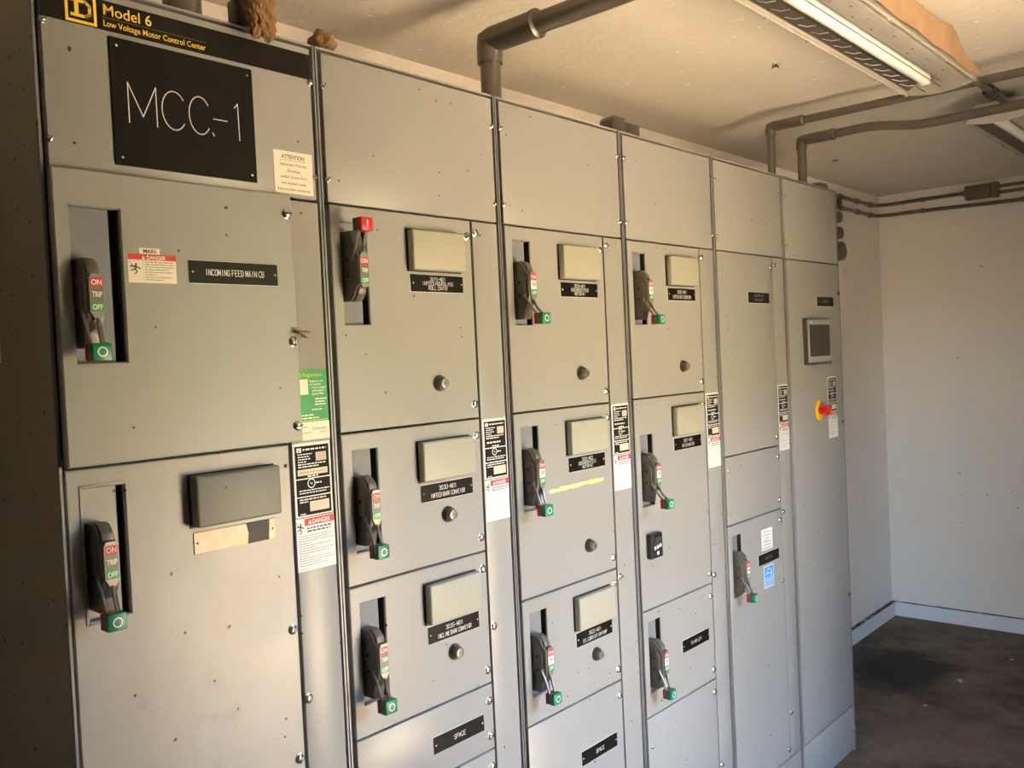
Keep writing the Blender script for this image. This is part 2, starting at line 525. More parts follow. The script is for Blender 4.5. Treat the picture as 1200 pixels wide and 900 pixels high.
# bushes across the yard: they close the view out of the doorway
g = G(); r = random.Random(21)
for k in range(46):
    b = bmesh.new(); bmesh.ops.create_icosphere(b, subdivisions=3, radius=1)
    cx, cy, cz = -16+40*k/45+r.uniform(-.5, .5), -15.0+r.uniform(-1, 1), (.8, 2.3, 3.5)[k % 3]
    sz = r.uniform(1.5, 2.1)
    for v in b.verts:
        p = v.co.copy(); f = 1+.35*noise.fractal(p*2.2+Vector((k, 0, 0)), .8, 2.1, 4)
        v.co = Vector((cx+p.x*sz*f, cy+p.y*sz*f, cz+p.z*sz*f*1.1))
    g.take(b, 'foliage')
hd = part('hedge', g); hd['kind'] = 'stuff'; hd['label'] = 'green bushes across the yard outside the doorway'; hd['category'] = 'bushes'
def baseboard(name, x0, x1, y0, y1):
    g = G()
    g.box(x0, x1, y0, y1, 0, .0825, 'base')
    g.poly([(x0, y0, .0829), (x1, y0, .0829), (x1, y1, .0829), (x0, y1, .0829)], 'ledge')
    struct(name, g)
baseboard('baseboard_back', 2.56, XE, YB-.026, YB)
baseboard('baseboard_right', XE-.026, XE, YF+.02, YB-.026)

# ------------------------------------------------------------------ shared small meshes
def mk_screw(r, h, slot=True):
    g = G()
    g.lathe([(r*1.12, 0), (r*1.12, .0008), (r, .0012), (r, h*.55), (r*.8, h*.85), (r*.45, h), (.0, h*1.02)], (0, 0, 0), (0, -1, 0), 'screw', 18)
    if slot:
        g.box(-r*.14, r*.14, -h*1.08, -h*.8, -r*.9, r*.9, 'inside')
    return g.mesh('screw')
SCREW_BIG = mk_screw(.0085, .006)
SCREW_SMALL = mk_screw(.0052, .006)
def mk_rivet():
    g = G(); g.lathe([(.0022, 0), (.0022, .0006), (.0012, .0014), (0, .0016)], (0, 0, 0), (0, -1, 0), 'screw', 10)
    return g.mesh('rivet')
RIVET = mk_rivet()
def screw(parent, x, z, y, big=True):
    o = link('screw', SCREW_BIG if big else SCREW_SMALL, parent, (x, y, z))
    o.rotation_euler = (0, rnd.uniform(0, PI), 0)
    return o
def mk_knob():
    g = G()
    g.lathe([(.0175, 0), (.0178, .004), (.0165, .006), (.0150, .006), (.0150, .0105), (.0142, .012), (.0128, .012),
             (.0128, .010)], (0, 0, 0), (0, -1, 0), 'bezel', 28)
    return g.mesh('bezel_ring')
def mk_cap():
    g = G()
    g.lathe([(.0118, .008), (.0118, .017), (.0108, .0195), (.0085, .0200), (.0080, .0190), (0, .0192)], (0, 0, 0), (0, -1, 0), 'steelbtn', 28)
    g.box(-.0045, .0045, -.0198, -.0190, -.0010, .0010, 'bezel')
    return g.mesh('button_cap')
KNOB, CAP = mk_knob(), mk_cap()
def knob(door, x, z, y=0.):
    b = link('reset_button', KNOB, door, (x, y, z))
    b2 = link('button_cap', CAP, door, (x, y, z))
    return b

def nameplate(door, x0, x1, z0, z1, lines, y=0., mat='black', seed=1):
    g = G()
    g.box(x0, x1, y-.0022, y, z0, z1, mat, .0006, 1)
    g.box(x0-.0008, x1+.0008, y-.0008, y, z0-.0008, z1+.0008, 'white')
    n = len(lines); H = z1-z0
    h = {1: .26, 2: .24, 3: .215}[n]*H if n else 0
    step = H*.8/max(n, 1)
    for i, s in enumerate(lines):
        cz = (z0+z1)/2+(n-1)*step/2-i*step
        if s.startswith('~'):
            k = float(s[1:])
            g.dashes((x0+x1)/2-k*(x1-x0)/2, (x0+x1)/2+k*(x1-x0)/2, cz, h, y-.0025, 'greyink', 1., .002, .005, seed+i)
        else:
            g.stroke_text(s, (x0+x1)/2, cz, h, y-.0025, 'white', w=h*.11, maxw=(x1-x0)*.66)
    o = part('nameplate', g, door)
    for rx in (x0+.006, x1-.006):
        link('rivet', RIVET, door, (rx, y-.0022, (z0+z1)/2))
    return o

def pictogram(g, x0, x1, z0, z1, y):
    w, h = x1-x0, z1-z0
    L = lambda *p: [(x0+a*w, z0+b*h) for a, b in p]
    g.ring(x0+.52*w, z0+.80*h, 0, .075*h, y, 'ink', 10)
    g.strokes([L((.50, .70), (.46, .42)), L((.1, .62), (.48, .64)), L((.48, .64), (.82, .46))], h*.09, y, 'ink')
    g.strokes([L((.46, .42), (.12, .30)), L((.46, .42), (.58, .22), (.42, .06))], h*.08, y, 'ink')
    g.strokes([L((.02, .98), (.25, .72), (.18, .72), (.42, .50))], h*.035, y, 'ink')

def danger_label(parent, x0, x1, z0, z1, y, seed=0, wide=False):
    g = G(); w, h = x1-x0, z1-z0
    g.box(x0, x1, y-.0005, y, z0, z1, 'cream' if wide else 'white')
    Y = y-.0009
    if wide:
        g.rect(x0, x1, z1-h*.20, z1, Y, 'redprint')
        g.text('DANGER', x0+w*.58, z1-h*.175, h*.19, Y-.0003, 'white', 'CENTER', w*.4, .0002)
        g.poly([(x0+w*.28, Y-.0003, z1-h*.175), (x0+w*.35, Y-.0003, z1-h*.175), (x0+w*.315, Y-.0003, z1-h*.03)], 'white')
        pictogram(g, x0+w*.02, x0+w*.29, z0+h*.28, z1-h*.26, Y)
        g.rect(x0+w*.305, x0+w*.309, z0+h*.04, z1-h*.22, Y, 'greyink')
        for i in range(8):
            g.dashes(x0+w*.34, x1-w*.04, z1-h*(.27+.088*i), h*.03, Y, 'greyink', (.98, .95, 1, .8, .95, .4, .9, .6)[i], seed=seed+i)
    else:
        g.rect(x0+w*.22, x1, z1-h*.145, z1-h*.01, Y, 'redprint')
        g.text('DANGER', x0+w*.65, z1-h*.122, h*.115, Y-.0003, 'white', 'CENTER', w*.46, .0002)
        g.poly([(x0+w*.31, Y-.0003, z1-h*.12), (x0+w*.41, Y-.0003, z1-h*.12), (x0+w*.36, Y-.0003, z1-h*.035)], 'white')
        pictogram(g, x0+w*.01, x0+w*.22, z1-h*.30, z1-h*.05, Y)
        for i in range(2):
            g.dashes(x0+w*.28, x1-w*.06, z1-h*(.20+.055*i), h*.028, Y, 'ink', (1, .9)[i], seed=seed+i)
        for i in range(13):
            g.dashes(x0+w*.05, x1-w*.05, z1-h*(.34+.046*i), h*.013, Y, 'greyink', (.95, .9, 1, .35, .95, .5, 1, .9, .25, .9, 1, .6, .8)[i], seed=seed+3+i)
        g.dashes(x0+w*.05, x0+w*.25, z0+h*.04, h*.012, Y, 'greyink', seed=seed)
    return part('danger_label', g, parent, False)

def rating_label(parent, x0, x1, z0, z1, y, seed=0):
    g = G(); w, h = x1-x0, z1-z0
    g.box(x0, x1, y-.0005, y, z0, z1+h*.02, 'white')
    Y = y-.0008; Z = lambda t: z1-h*t; X = lambda t: x0+w*t
    for a, b in ((.02, .47), (.485, .72), (.735, .985)):
        g.rect(X(.05), X(.96), Z(b), Z(a), Y, 'labelblack')
    Y -= .0003
    g.rect(X(.10), X(.22), Z(.105), Z(.045), Y, 'white')
    g.strokes([[(X(.135), Z(.09)), (X(.135), Z(.06)), (X(.17), Z(.06)), (X(.185), Z(.075)), (X(.17), Z(.09)), (X(.135), Z(.09))]], w*.012, Y-.0002, 'labelblack')
    g.dashes(X(.26), X(.88), Z(.072), h*.022, Y, 'white', seed=seed)
    for i in range(4): g.dashes(X(.12), X(.50), Z(.135+.035*i), h*.014, Y, 'white', (1, .8, .9, .6)[i], .003, .006, seed+i)
    g.rect(X(.60), X(.88), Z(.245), Z(.125), Y, 'beige')
    for i in range(3):
        g.dashes(X(.63), X(.86), Z(.15+.035*i), h*.012, Y-.0002, 'greyink', 1, .003, .006, seed+9+i)
    g.dashes(X(.12), X(.90), Z(.275), h*.016, Y, 'white', .95, seed=seed+20)
    g.dashes(X(.12), X(.80), Z(.31), h*.016, Y, 'white', .8, .006, .012, seed+21)
    if seed % 2 == 0:
        g.rect(X(.10), X(.90), Z(.43), Z(.345), Y, 'beige'); g.dashes(X(.15), X(.85), Z(.388), h*.012, Y-.0002, 'greyink', seed=seed)
    else:
        g.dashes(X(.14), X(.72), Z(.385), h*.026, Y, 'white', 1, .006, .009, seed+22)
    g.dashes(X(.36), X(.66), Z(.448), h*.02, Y, 'white', seed=seed+23)
    g.ring(X(.45), Z(.55), w*.085, w*.105, Y, 'white', 18)
    g.text('UL', X(.45), Z(.562), h*.038, Y, 'white', 'CENTER', None, .0001)
    g.dashes(X(.57), X(.72), Z(.55), h*.02, Y, 'white', seed=seed+24)
    for i in range(2): g.dashes(X(.12), X(.92), Z(.64+.035*i), h*.014, Y, 'white', (1, .9)[i], seed=seed+25+i)
    g.dashes(X(.12), X(.85), Z(.765), h*.018, Y, 'white', seed=seed+27)
    g.dashes(X(.12), X(.34), Z(.80), h*.016, Y, 'white', seed=seed+28)
    g.rect(X(.38), X(.90), Z(.94), Z(.80), Y, 'beige')
    g.dashes(X(.12), X(.28), Z(.965), h*.014, Y, 'white', seed=seed+29)
    return part('rating_label', g, parent, False)

# ------------------------------------------------------------------ operating handle
def handle(cab, rx, rz, rh, is_on=False, out=0., pale=False):
    """rx, rz: left / top of the recess; rh its height"""
    off = (rh-.203)*.8
    if is_on:
        Z = lambda v: rz-rh+v-.004
    else:
        Z = lambda v: rz-v-off
    U = lambda u: rx+u
    prof = [(.018, .052), (-.014, .052), (-.024, .060), (-.031, .074), (-.041, .084), (-.041, .134), (-.036, .150), (-.026, .166), (-.022, .188), (.018, .188)]
    g = G()
    g.prism([(y, Z(v)) for y, v in prof], 0, U(.005), U(.0315), 'housing', .0022)
    # cheek boss on the visible flank, thumb scoop and two holes
    boss = [(-.002, .092), (-.008, .083), (-.022, .083), (-.030, .094), (-.028, .140), (-.020, .156), (-.008, .150), (-.001, .128)]
    g.prism([(y, Z(v)) for y, v in boss], 0, U(.0025), U(.008), 'housing', .0015)
    for y, v in ((-.014, .100), (-.014, .132)):
        g.lathe([(.0033, 0), (.0033, .002), (.0, .002)], (U(.0027), y, Z(v)), (-1, 0, 0), 'inside', 12)
    cap = [(-.008, .049), (-.022, .052), (-.034, .064), (-.037, .076), (-.026, .080), (-.010, .072)]
    g.prism([(y, Z(v)) for y, v in cap], 0, U(.009), U(.029), 'housing', .003)
    h = part('operating_handle', g, cab)
    # position label on the front
    g = G()
    y = -.0425
    pts = [(U(.0080), Z(.084)), (U(.0120), Z(.077)), (U(.0270), Z(.077)), (U(.0300), Z(.084)), (U(.0300), Z(.134)), (U(.0230), Z(.146)), (U(.0150), Z(.146)), (U(.0080), Z(.134))]
    g.prism(pts, 1, y-.0012, y+.003, 'lever')
    Y = y-.0016
    zt, zb = max(Z(.083), Z(.134)), min(Z(.083), Z(.134))
    H = zt-zb
    g.rect(U(.0095), U(.0288), zt-H*.26, zt, Y, 'redprint'); g.rect(U(.0095), U(.0288), zb, zb+H*.26, Y, 'greenprint')
    if pale:
        g.rect(U(.0095), U(.0288), zb+H*.30, zb+H*.70, Y, 'white')
    else:
        g.rect(U(.0095), U(.0288), zb+H*.26, zt-H*.26, Y, 'housing')
    for s, z in (('ON', zt-H*.21), ('TRIP', zb+H*.43), ('OFF', zb+H*.055)):
        g.text(s, U(.0192), z, .0115, Y-.0003, 'ink' if (pale and s == 'TRIP') else 'white', 'CENTER', .0155, .0002)
    part('position_label', g, h, False)
    # lever arms and grip
    gy, gv = -.050-out, .182-out*.35
    g = G()
    for u in (.0035, .0240):
        g.tube([(U(u), -.026, Z(.132)), (U(u), -.036-out*.2, Z(.150)), (U(u), -.043-out*.6, Z(.168)), (U(u), gy, Z(gv+.006))], .0028, 'lever', 8)
    g.box(U(.0025), U(.026), -.032, -.026, min(Z(.136), Z(.128)), max(Z(.136), Z(.128)), 'lever', .001)
    g.tube([(U(.0185), -.043, Z(.144)), (U(.0185), -.046-out*.4, Z(.165)), (U(.018), gy-.004, Z(gv+.004))], .0026, 'lever', 8)
    part('lever', g, h)
    za, zb2 = sorted((Z(gv), Z(gv+.027)))
    for nm, ya, yb, mt in (('grip_front', gy-.017, gy, 'red' if is_on else 'green'), ('grip_back', gy, gy+.011, 'green' if is_on else 'red')):
        g = G()
        g.box(U(-.0025), U(.0275), ya, yb, za, zb2, mt, .0028)
        if nm == 'grip_front':
            cx, cz = U(.0125), (za+zb2)/2
            if is_on: g.rect(cx-.0014, cx+.0014, cz-.007, cz+.007, ya-.0004, 'white')
            else: g.ring(cx, cz, .0056, .0078, ya-.0004, 'white', 18)
        part(nm, g, h)
    return h

# ------------------------------------------------------------------ cabinets
W = .508
ZT, ZW, ZBOT = 2.2776, 1.980, .190
GRP = 'motor control cabinets in the row'
def cabinet(i, label):
    x0 = (i-1)*W; x1 = x0+W
    if i == 0: x0 = -.514
    if i == 5: x1 = 2.538
    cab = thing('motor_control_cabinet', ((x0+x1)/2, .254, 0), label, 'cabinet', GRP)
    g = G()
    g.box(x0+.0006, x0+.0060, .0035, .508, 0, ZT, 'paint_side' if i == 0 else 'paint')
    g.box(x1-.0060, x1-.0006, .0035, .508, 0, ZT, 'paint')
    g.box(x0+.006, x1-.006, .500, .508, 0, ZT, 'paint')
    g.box(x0+.006, x1-.006, .003, .500, ZT-.0035, ZT, 'paint')
    g.box(x0+.006, x1-.006, .012, .500, 0, .02, 'paint')
    g.box(x0+.006, x1-.006, .026, .032, .02, ZT-.0035, 'inside')  # dark sheet added behind the doors so the gaps look shaded
    part('body', g, cab)
    for a in (x0+.0008, x1-.0058):
        g = G(); g.box(a, a+.0050, .0005, .0034, .012, ZT-.001, 'zinc', .0006, 1)
        part('edge_strip', g, cab)
    g = G()
    g.box(x0+.0140, x1-.0125, -.0002, .018, ZW+.0008, ZT-.0105, 'paint', .0018)
    tc = part('top_cover', g, cab)
    for sx in (x0+.016, x1-.015):
        for z in (2.203, 2.024): screw(tc, sx, z, -.0002, False)
    g = G(); g.box(x0+.0140, x1-.0125, -.0002, .018, .016, ZBOT-.003, 'paint', .0018)
    bc = part('bottom_cover', g, cab)
    for sx in (x0+.03, x1-.03): screw(bc, sx, .10, -.0002, False)
    return cab, x0, x1, tc

def wireway(cab, x0, screws, zt=ZW, ratings=True, seed=0, xa=.4125, xb=.4960):
    g = G(); g.box(x0+xa, x0+xb, 0, .018, ZBOT+.003, zt-.0035, 'paint', .0018)
    w = part('wireway_cover', g, cab)
    for z in screws: screw(w, x0+.4215, z, 0)
    if ratings:
        rating_label(w, x0+xa+.003, x0+xb-.001, 1.389, 1.523, 0, seed)
        danger_label(w, x0+xa+.003, x0+xb-.001, 1.291, 1.385, 0, seed)
    return w

def door(cab, x0, zt, zb, recess=None, box=True, plate=None, button=None, screws=True, platez=None, extra_low=False):
    """unit door between zt and zb; recess = depth of the recess top below zt"""
    xa, xb = x0+.0160, x0+.4065
    a, b = zb+.0020, zt-.0020
    g = G()
    if recess is not None:
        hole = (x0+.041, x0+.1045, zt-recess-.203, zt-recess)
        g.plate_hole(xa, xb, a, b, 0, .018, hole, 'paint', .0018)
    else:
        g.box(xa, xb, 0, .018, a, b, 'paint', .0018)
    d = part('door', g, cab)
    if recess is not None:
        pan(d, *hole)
    if screws:
        screw(d, x0+.394, zt-.038, 0); screw(d, x0+.394, zb+.033, 0)
    if box: coverbox(d, x0+.212, x0+.368, zt-.121, zt-.036)
    if plate:
        pz = zt-.129 if platez is None else platez
        nameplate(d, x0+.217, x0+.373, pz-.0365, pz, plate, 0, seed=int(x0*100)+int(zt*100))
    if button is not None: knob(d, x0+button[0], button[1])
    return d

def pan(d, hx0, hx1, hz0, hz1, y=0., mat='pan', slot=.0085):
    g = G()
    sx = hx1-slot
    g.box(hx0+.0006, sx, y+.0125, y+.0145, hz0+.0006, hz1-.0006, mat)
    g.box(sx, hx1-.0004, y+.0235, y+.0250, hz0+.0006, hz1-.0006, 'inside')  # slot back and side wall painted black for the shade in there
    g.box(hx1-.0016, hx1-.0004, y+.003, y+.0235, hz0+.0006, hz1-.0006, 'inside')
    part('recess_pan', g, d, False)

def coverbox(d, x0, x1, z0, z1, y=0., depth=.0205, mat='cover'):
    g = G()
    g.box(x0-.002, x1+.002, y-.0012, y, z0-.002, z1+.002, 'inside')
    g.box(x0, x1, y-depth, y-.0012, z0, z1, mat, .0045, 3)
    part('cover_box', g, d)

# --- first cabinet: incoming feed
cab, x0, x1, tc = cabinet(0, 'leftmost grey cabinet with black MCC-1 sign and incoming feed door')
g = G()
g.box(x0+.0140, x1-.0125, -.0014, -.0002, 2.2085, 2.2550, 'blackvinyl')
Y = -.0018
zt_, zb_ = 2.2545, 2.2100
xl_ = -.4640
for a in ((xl_, xl_+.048, zb_, zb_+.0045), (xl_, xl_+.048, zt_-.0045, zt_), (xl_, xl_+.0045, zb_+.0045, zt_-.0045), (xl_+.0435, xl_+.048, zb_+.0045, zt_-.0045)):
    g.rect(*a, Y, 'yellow')
D_ = lambda *p: [(xl_+.048*a, zb_+.0445*b) for a, b in p]
g.strokes([D_((.20, .26), (.66, .26), (.78, .36), (.78, .64), (.66, .76), (.20, .76))], .0050, Y, 'yellow')
g.strokes([D_((.36, .26), (.36, .76))], .0062, Y-.0002, 'yellow')
g.text('Model 6', -.4065, 2.2325, .0245, Y, 'yellow', 'LEFT', .0815, .00012)
g.text('Low Voltage Motor Control Center', -.4065, 2.2150, .0135, Y, 'yellow', 'LEFT', .1755, .00015)
g.rect(-.4065, -.2300, 2.2283, 2.2288, Y, 'greyink')
part('header_strip', g, tc, False)
g = G()
g.box(-.3995, -.1425, -.0034, -.0002, 1.9985, 2.2005, 'black', .0006, 1)
h_ = .0640; zc_ = 2.1005
S = []
def glyph(c, xa, xb, za=zc_-h_/2, zb=zc_+h_/2):
    for ln in FONT[c]:
        S.append([(xa+p*(xb-xa), za+q*(zb-za)) for p, q in ln])
def arc_c(xa, xb):
    cx, cz, rx, rz = (xa+xb)/2, zc_, (xb-xa)/2, h_/2
    S.append([(cx+rx*math.cos(t), cz+rz*math.sin(t)) for t in [math.radians(38+ (322-38)*k/18) for k in range(19)]])
glyph('M', -.3735, -.3265); arc_c(-.3170, -.2740); arc_c(-.2690, -.2290)
S.append([(-.2240, 2.0990), (-.1975, 2.0990)])
S.append([(-.1820, 2.1250), (-.1755, 2.1330), (-.1745, 2.0690)])
S.append([(-.2270, 2.0745), (-.2240, 2.0700)])
g.strokes(S, .0017, -.0038, 'white')
o = part('sign_plate', g, tc)
o['label'] = 'black engraved plate reading MCC-1'
for px in (-.388, -.153):
    for pz in (2.011, 2.188): link('rivet', RIVET, tc, (px, -.0034, pz))
g = G()
g.box(-.1045, -.0195, -.0009, -.0002, 1.9875, 2.0655, 'cream')
Y = -.0013
g.text('ATTENTION', -.062, 2.0515, .0105, Y, 'ink', 'CENTER', .05, .0001)
g.rect(-.090, -.034, 2.0482, 2.0488, Y, 'ink')
for k, (s, wd) in enumerate((('Instruction Manuals,', .064), ('Drawings', .028), ('and/or Loose Parts', .060), ('are located inside.', .056), ('Remove after installation.', .074))):
    g.text(s, -.062, 2.0385-.0115*k, .0075, Y, 'ink', 'CENTER', wd)
part('attention_label', g, tc, False)

w1 = None
g = G(); g.box(-.098, -.0105, 0, .018, ZBOT+.003, 1.9755, 'paint', .0018)
w1 = part('wireway_cover', g, cab)
screw(w1, -.091, 1.044, 0)
g = G()
g.box(-.0980, -.0115, -.0005, 0, 1.5605, 1.6590, 'greenprint')
Y = -.0009
g.text('uct Registration', -.0795, 1.6455, .0100, Y, 'lime', 'LEFT', .056, .0001)
g.rect(-.0980, -.0555, 1.6120, 1.6410, Y, 'cream')
for k, (s, xx, wd) in enumerate((('Register now', -.052, .031), ('for benefits:', -.052, .026), ('- Product & Support', -.050, .036), ('  information', -.050, .028), ('- Special Offers', -.050, .030))):
    g.text(s, xx, 1.6350-.0060*k, .0058, Y, 'white', 'LEFT', wd, .00008)
for k in range(3): g.dashes(-.041, -.014, 1.6030-.0052*k, .0022, Y, 'white', (1, .8, .85)[k], seed=k)
g.dashes(-.049, -.024, 1.5830, .0018, Y, 'white')
g.dashes(-.078, -.044, 1.5730, .0026, Y, 'white', seed=3); g.dashes(-.078, -.034, 1.5675, .0028, Y, 'white', seed=4)
g.dashes(-.078, -.013, 1.5630, .0014, Y, 'lime', seed=5)
part('registration_card', g, w1, False)
g = G()
g.box(-.0980, -.0105, -.0005, 0, 1.5265, 1.5605, 'cream')
g.text('Schneider', -.0165, 1.5445, .0085, Y, 'greenprint', 'RIGHT', .034)
g.text('Electric', -.0165, 1.5385, .0055, Y, 'greenprint', 'RIGHT', .02)
g.dashes(-.078, -.05, 1.5400, .0013, Y, 'greyink'); g.dashes(-.076, -.060, 1.5510, .0014, Y, 'redprint')
part('maker_card', g, w1, False)
rating_label(w1, -.0975, -.0125, 1.384, 1.519, 0, 2)
danger_label(w1, -.0985, -.0110, 1.282, 1.381, 0, 5)

g = G()
hole = (-.4815, -.4045, 1.6850, 1.9250)
g.plate_hole(-.5055, -.0815, 1.5265, 1.9815, -.0150, -.001, hole, 'paint', .0025)
d1 = part('door', g, cab)
pan(d1, *hole, y=-.014, slot=.0125)
for x, z in ((-.093, 1.946), (-.093, 1.712), (-.093, 1.556)): screw(d1, x, z, -.0150)
g = G(); g.box(-.3765, -.3415, -.0158, -.0150, 1.8570, 1.8665, 'cream'); g.text('MAIN', -.359, 1.8585, .0088, -.0162, 'ink', 'CENTER', .024, .0002)
part('main_label', g, d1, False)
danger_label(d1, -.3955, -.3145, 1.8105, 1.8565, -.0150, 7, True)
nameplate(d1, -.2925, -.1200, 1.8130, 1.8510, ['INCOMING FEED MAIN CB'], -.0150)
handle(cab, -.4815, 1.9250, .240).location.y += -.006
g = G()
hole = (-.4800, -.4150, 1.2850, 1.4910)
g.plate_hole(-.5055, -.1045, .905, 1.5225, 0, .018, hole, 'paint_dirty', .0022)
d2 = part('door', g, cab)
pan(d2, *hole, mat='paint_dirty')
g = G()
rim = .003
for a in ((hole[0]-.006, hole[0]-.003, hole[2]-.004, hole[3]+.006), (hole[0]-.003, hole[1], hole[3]+.003, hole[3]+.006), (hole[0]-.003, hole[0]+.02, hole[2]-.006, hole[2]-.003)):
    g.box(a[0], a[1], -.0018, 0, a[2], a[3], 'paint_dirty', .0008)
part('recess_rim', g, d2)
screw(d2, -.117, 1.181, 0); screw(d2, -.117, .94, 0)
coverbox(d2, -.3060, -.1420, 1.4030, 1.4900, 0, .026, 'cover_dirty')
g = G()
g.box(-.3030, -.1425, -.0020, 0, 1.3560, 1.3930, 'bronze', .0006, 1)
g.prism([(-.2010, 1.3566), (-.1580, 1.3566), (-.1555, 1.3925), (-.2030, 1.3925), (-.1985, 1.3740)], 1, -.0026, -.0018, 'black')
o = part('nameplate', g, d2); o['label'] = 'peeled bronze plate with a black remnant'
for rx in (-.297, -.149): link('rivet', RIVET, d2, (rx, -.0020, 1.3745))
g = G(); g.box(-.1170, -.1110, -.0012, 0, 1.4810, 1.4870, 'inside', .0004, 1); part('hole_patch', g, d2)  # dark square laid on the door for the shade of a small hole
handle(cab, -.4800, 1.4910, .206)
g = G(); g.box(-.5055, -.1045, 0, .018, .193, .900, 'paint_dirty', .0022); d3 = part('door', g, cab)
screw(d3, -.117, .86, 0); screw(d3, -.117, .24, 0)
g = G(); g.box(-.5155, -.5138, .202, .320, 1.694, 1.744, 'cream'); part('side_label', g, cab)

# --- second cabinet
cab, x0, x1, tc = cabinet(1, 'second grey cabinet from the left with one red handle pointing up')
wireway(cab, x0, (1.950, 1.051, .35), seed=1)
door(cab, x0, 1.9785, 1.5305, .032, plate=['3015-M01', 'INFEED HOURGLASS', 'ROLL CNVYR'], button=(.287, 1.616))
handle(cab, x0+.041, 1.9445, .203, True)
door(cab, x0, 1.5305, 1.2270, .036, plate=['3030-M01', 'INFEED BARK CONVEYOR'], button=(.293, 1.330))
handle(cab, x0+.041, 1.4945, .203)
door(cab, x0, 1.2270, .9235, .036, plate=['3035-M01', 'INCLINE BARK CONVEYOR'], button=(.293, 1.027))
handle(cab, x0+.041, 1.1910, .203)
door(cab, x0, .9235, .7720, None, False, ['SPACE'], platez=.861)
door(cab, x0, .7720, .1925, None, False)

# --- third cabinet
cab, x0, x1, tc = cabinet(2, 'third grey cabinet from the left with strip of yellow tape residue')
wireway(cab, x0, (1.957, 1.056, .35), seed=3)
door(cab, x0, 1.9785, 1.5315, .034, plate=['3020-M01', 'DEBARKER FEED', 'MOTOR #1'], button=(.287, 1.616))
handle(cab, x0+.041, 1.9425, .203, False, .018, True)
d = door(cab, x0, 1.5315, 1.0820, .036, plate=['3020-M02', 'DEBARKER FEED', 'MOTOR #2'], button=(.288, 1.167))
g = G()
r = random.Random(3); n = 24
top, bot = [], []
for k in range(n+1):
    t = k/n; x = x0+.135+.230*t; z = 1.3285+.003*t
    top.append((x, z+.0042+r.uniform(-.0018, .0022))); bot.append((x, z-.0045+r.uniform(-.0022, .0018)))
for k in range(n):
    g.poly([(bot[k][0], -.0005, bot[k][1]), (bot[k+1][0], -.0005, bot[k+1][1]), (top[k+1][0], -.0005, top[k+1][1]), (top[k][0], -.0005, top[k][1])], 'tape')
part('tape_residue', g, d, False)
handle(cab, x0+.041, 1.4955, .203, False, 0, True)
door(cab, x0, 1.0820, .7775, .036, plate=['3022-M01', 'OIL LUBRICATION PUMP'], button=(.298, .879))
handle(cab, x0+.041, 1.0460, .203, False, 0, True)
door(cab, x0, .7775, .1925, None, False, ['SPACE'], platez=.646)

# --- fourth cabinet
cab, x0, x1, tc = cabinet(3, 'fourth grey cabinet from the left with small black keypad on its door')
wireway(cab, x0, (1.950, .955, .35), seed=5)
door(cab, x0, 1.9785, 1.5325, .034, plate=['3025-M01', 'OUTFEED BELT CONVEYOR'], button=(.287, 1.616))
handle(cab, x0+.041, 1.9425, .203, False, .014, True)
d = door(cab, x0, 1.5325, .9310, .104, plate=['3021-M01', 'ROTOR MOTOR'])
screw(d, x0+.394, 1.158, 0, False)
g = G()
kx0, kx1, kz0, kz1 = x0+.047, x0+.108, 1.077, 1.148
g.box(kx0, kx1, -.017, 0, kz0, kz1, 'rubber', .003)
g.box(kx0+.018, kx1-.010, -.0176, -.0165, kz1-.030, kz1-.012, 'glass')
for u, v in ((.020, .030), (.034, .032), (.048, .034), (.034, .014)):
    g.lathe([(.0055, 0), (.0055, .001), (.0045, .0015)], (kx0+u, -.0168, kz0+v), (0, -1, 0), 'white', 14)
o = part('keypad', g, d); o['label'] = 'small black keypad with white buttons'
handle(cab, x0+.041, 1.4285, .203, False, .018, True)
door(cab, x0, .9310, .6290, .033, False, plate=['TO-MR-LP1'], platez=.798)
handle(cab, x0+.041, .8980, .203, False, 0, True)
d = door(cab, x0, .6290, .1925, None, False, None)
screw(d, x0+.030, .545, 0, False)

# --- fifth cabinet
cab, x0, x1, tc = cabinet(4, 'fifth grey cabinet from the left with blue sticker on its lowest door')
wireway(cab, x0, (1.950, 1.075, .35), seed=7)
d = door(cab, x0, 1.9785, 1.3120, None, False, ['~.45', '~.4'], platez=1.850)
d = door(cab, x0, 1.3120, 1.0880, None, False, None)
screw(d, x0+.030, 1.268, 0, False); screw(d, x0+.030, 1.125, 0, False)
d = door(cab, x0, 1.0880, .1925, .037, False, ['~.35'], platez=.954)
screw(d, x0+.394, .835, 0)
g = G()
g.box(x0+.246, x0+.329, -.0006, 0, .963, 1.036, 'white')
for k, (wd) in enumerate((.050, .055, .03, .055, .055, .06)):
    g.dashes(x0+.2875-wd/2, x0+.2875+wd/2, 1.026-.0112*k, .0035, -.0010, 'greyink', 1, seed=k)
part('white_label', g, d, False)
g = G()
bx0, bx1, bz0, bz1 = x0+.254, x0+.329, .832, .909
g.box(bx0, bx1, -.0006, 0, bz0, bz1, 'white')
g.rect(bx0+.004, bx1-.004, bz0+.035, bz1-.004, -.0010, 'blue'); g.rect(bx0+.004, bx1-.004, bz0+.020, bz0+.033, -.0010, 'blue'); g.rect(bx0+.004, bx1-.004, bz0+.004, bz0+.018, -.0010, 'blue')
g.ring((bx0+bx1)/2, bz0+.043, .020, .0225, -.0014, 'white', 16, math.radians(15), math.radians(165))
g.strokes([[((bx0+bx1)/2-.022, bz0+.046), ((bx0+bx1)/2-.006, bz0+.052), ((bx0+bx1)/2+.006, bz0+.046), ((bx0+bx1)/2+.022, bz0+.052)]], .003, -.0014, 'white')
st = []
for k in range(11):
    a = PI/2+k*2*PI/10; rr = .006 if k % 2 == 0 else .0026
    st.append((bx0+.058+rr*math.cos(a), bz0+.043+rr*math.sin(a)))
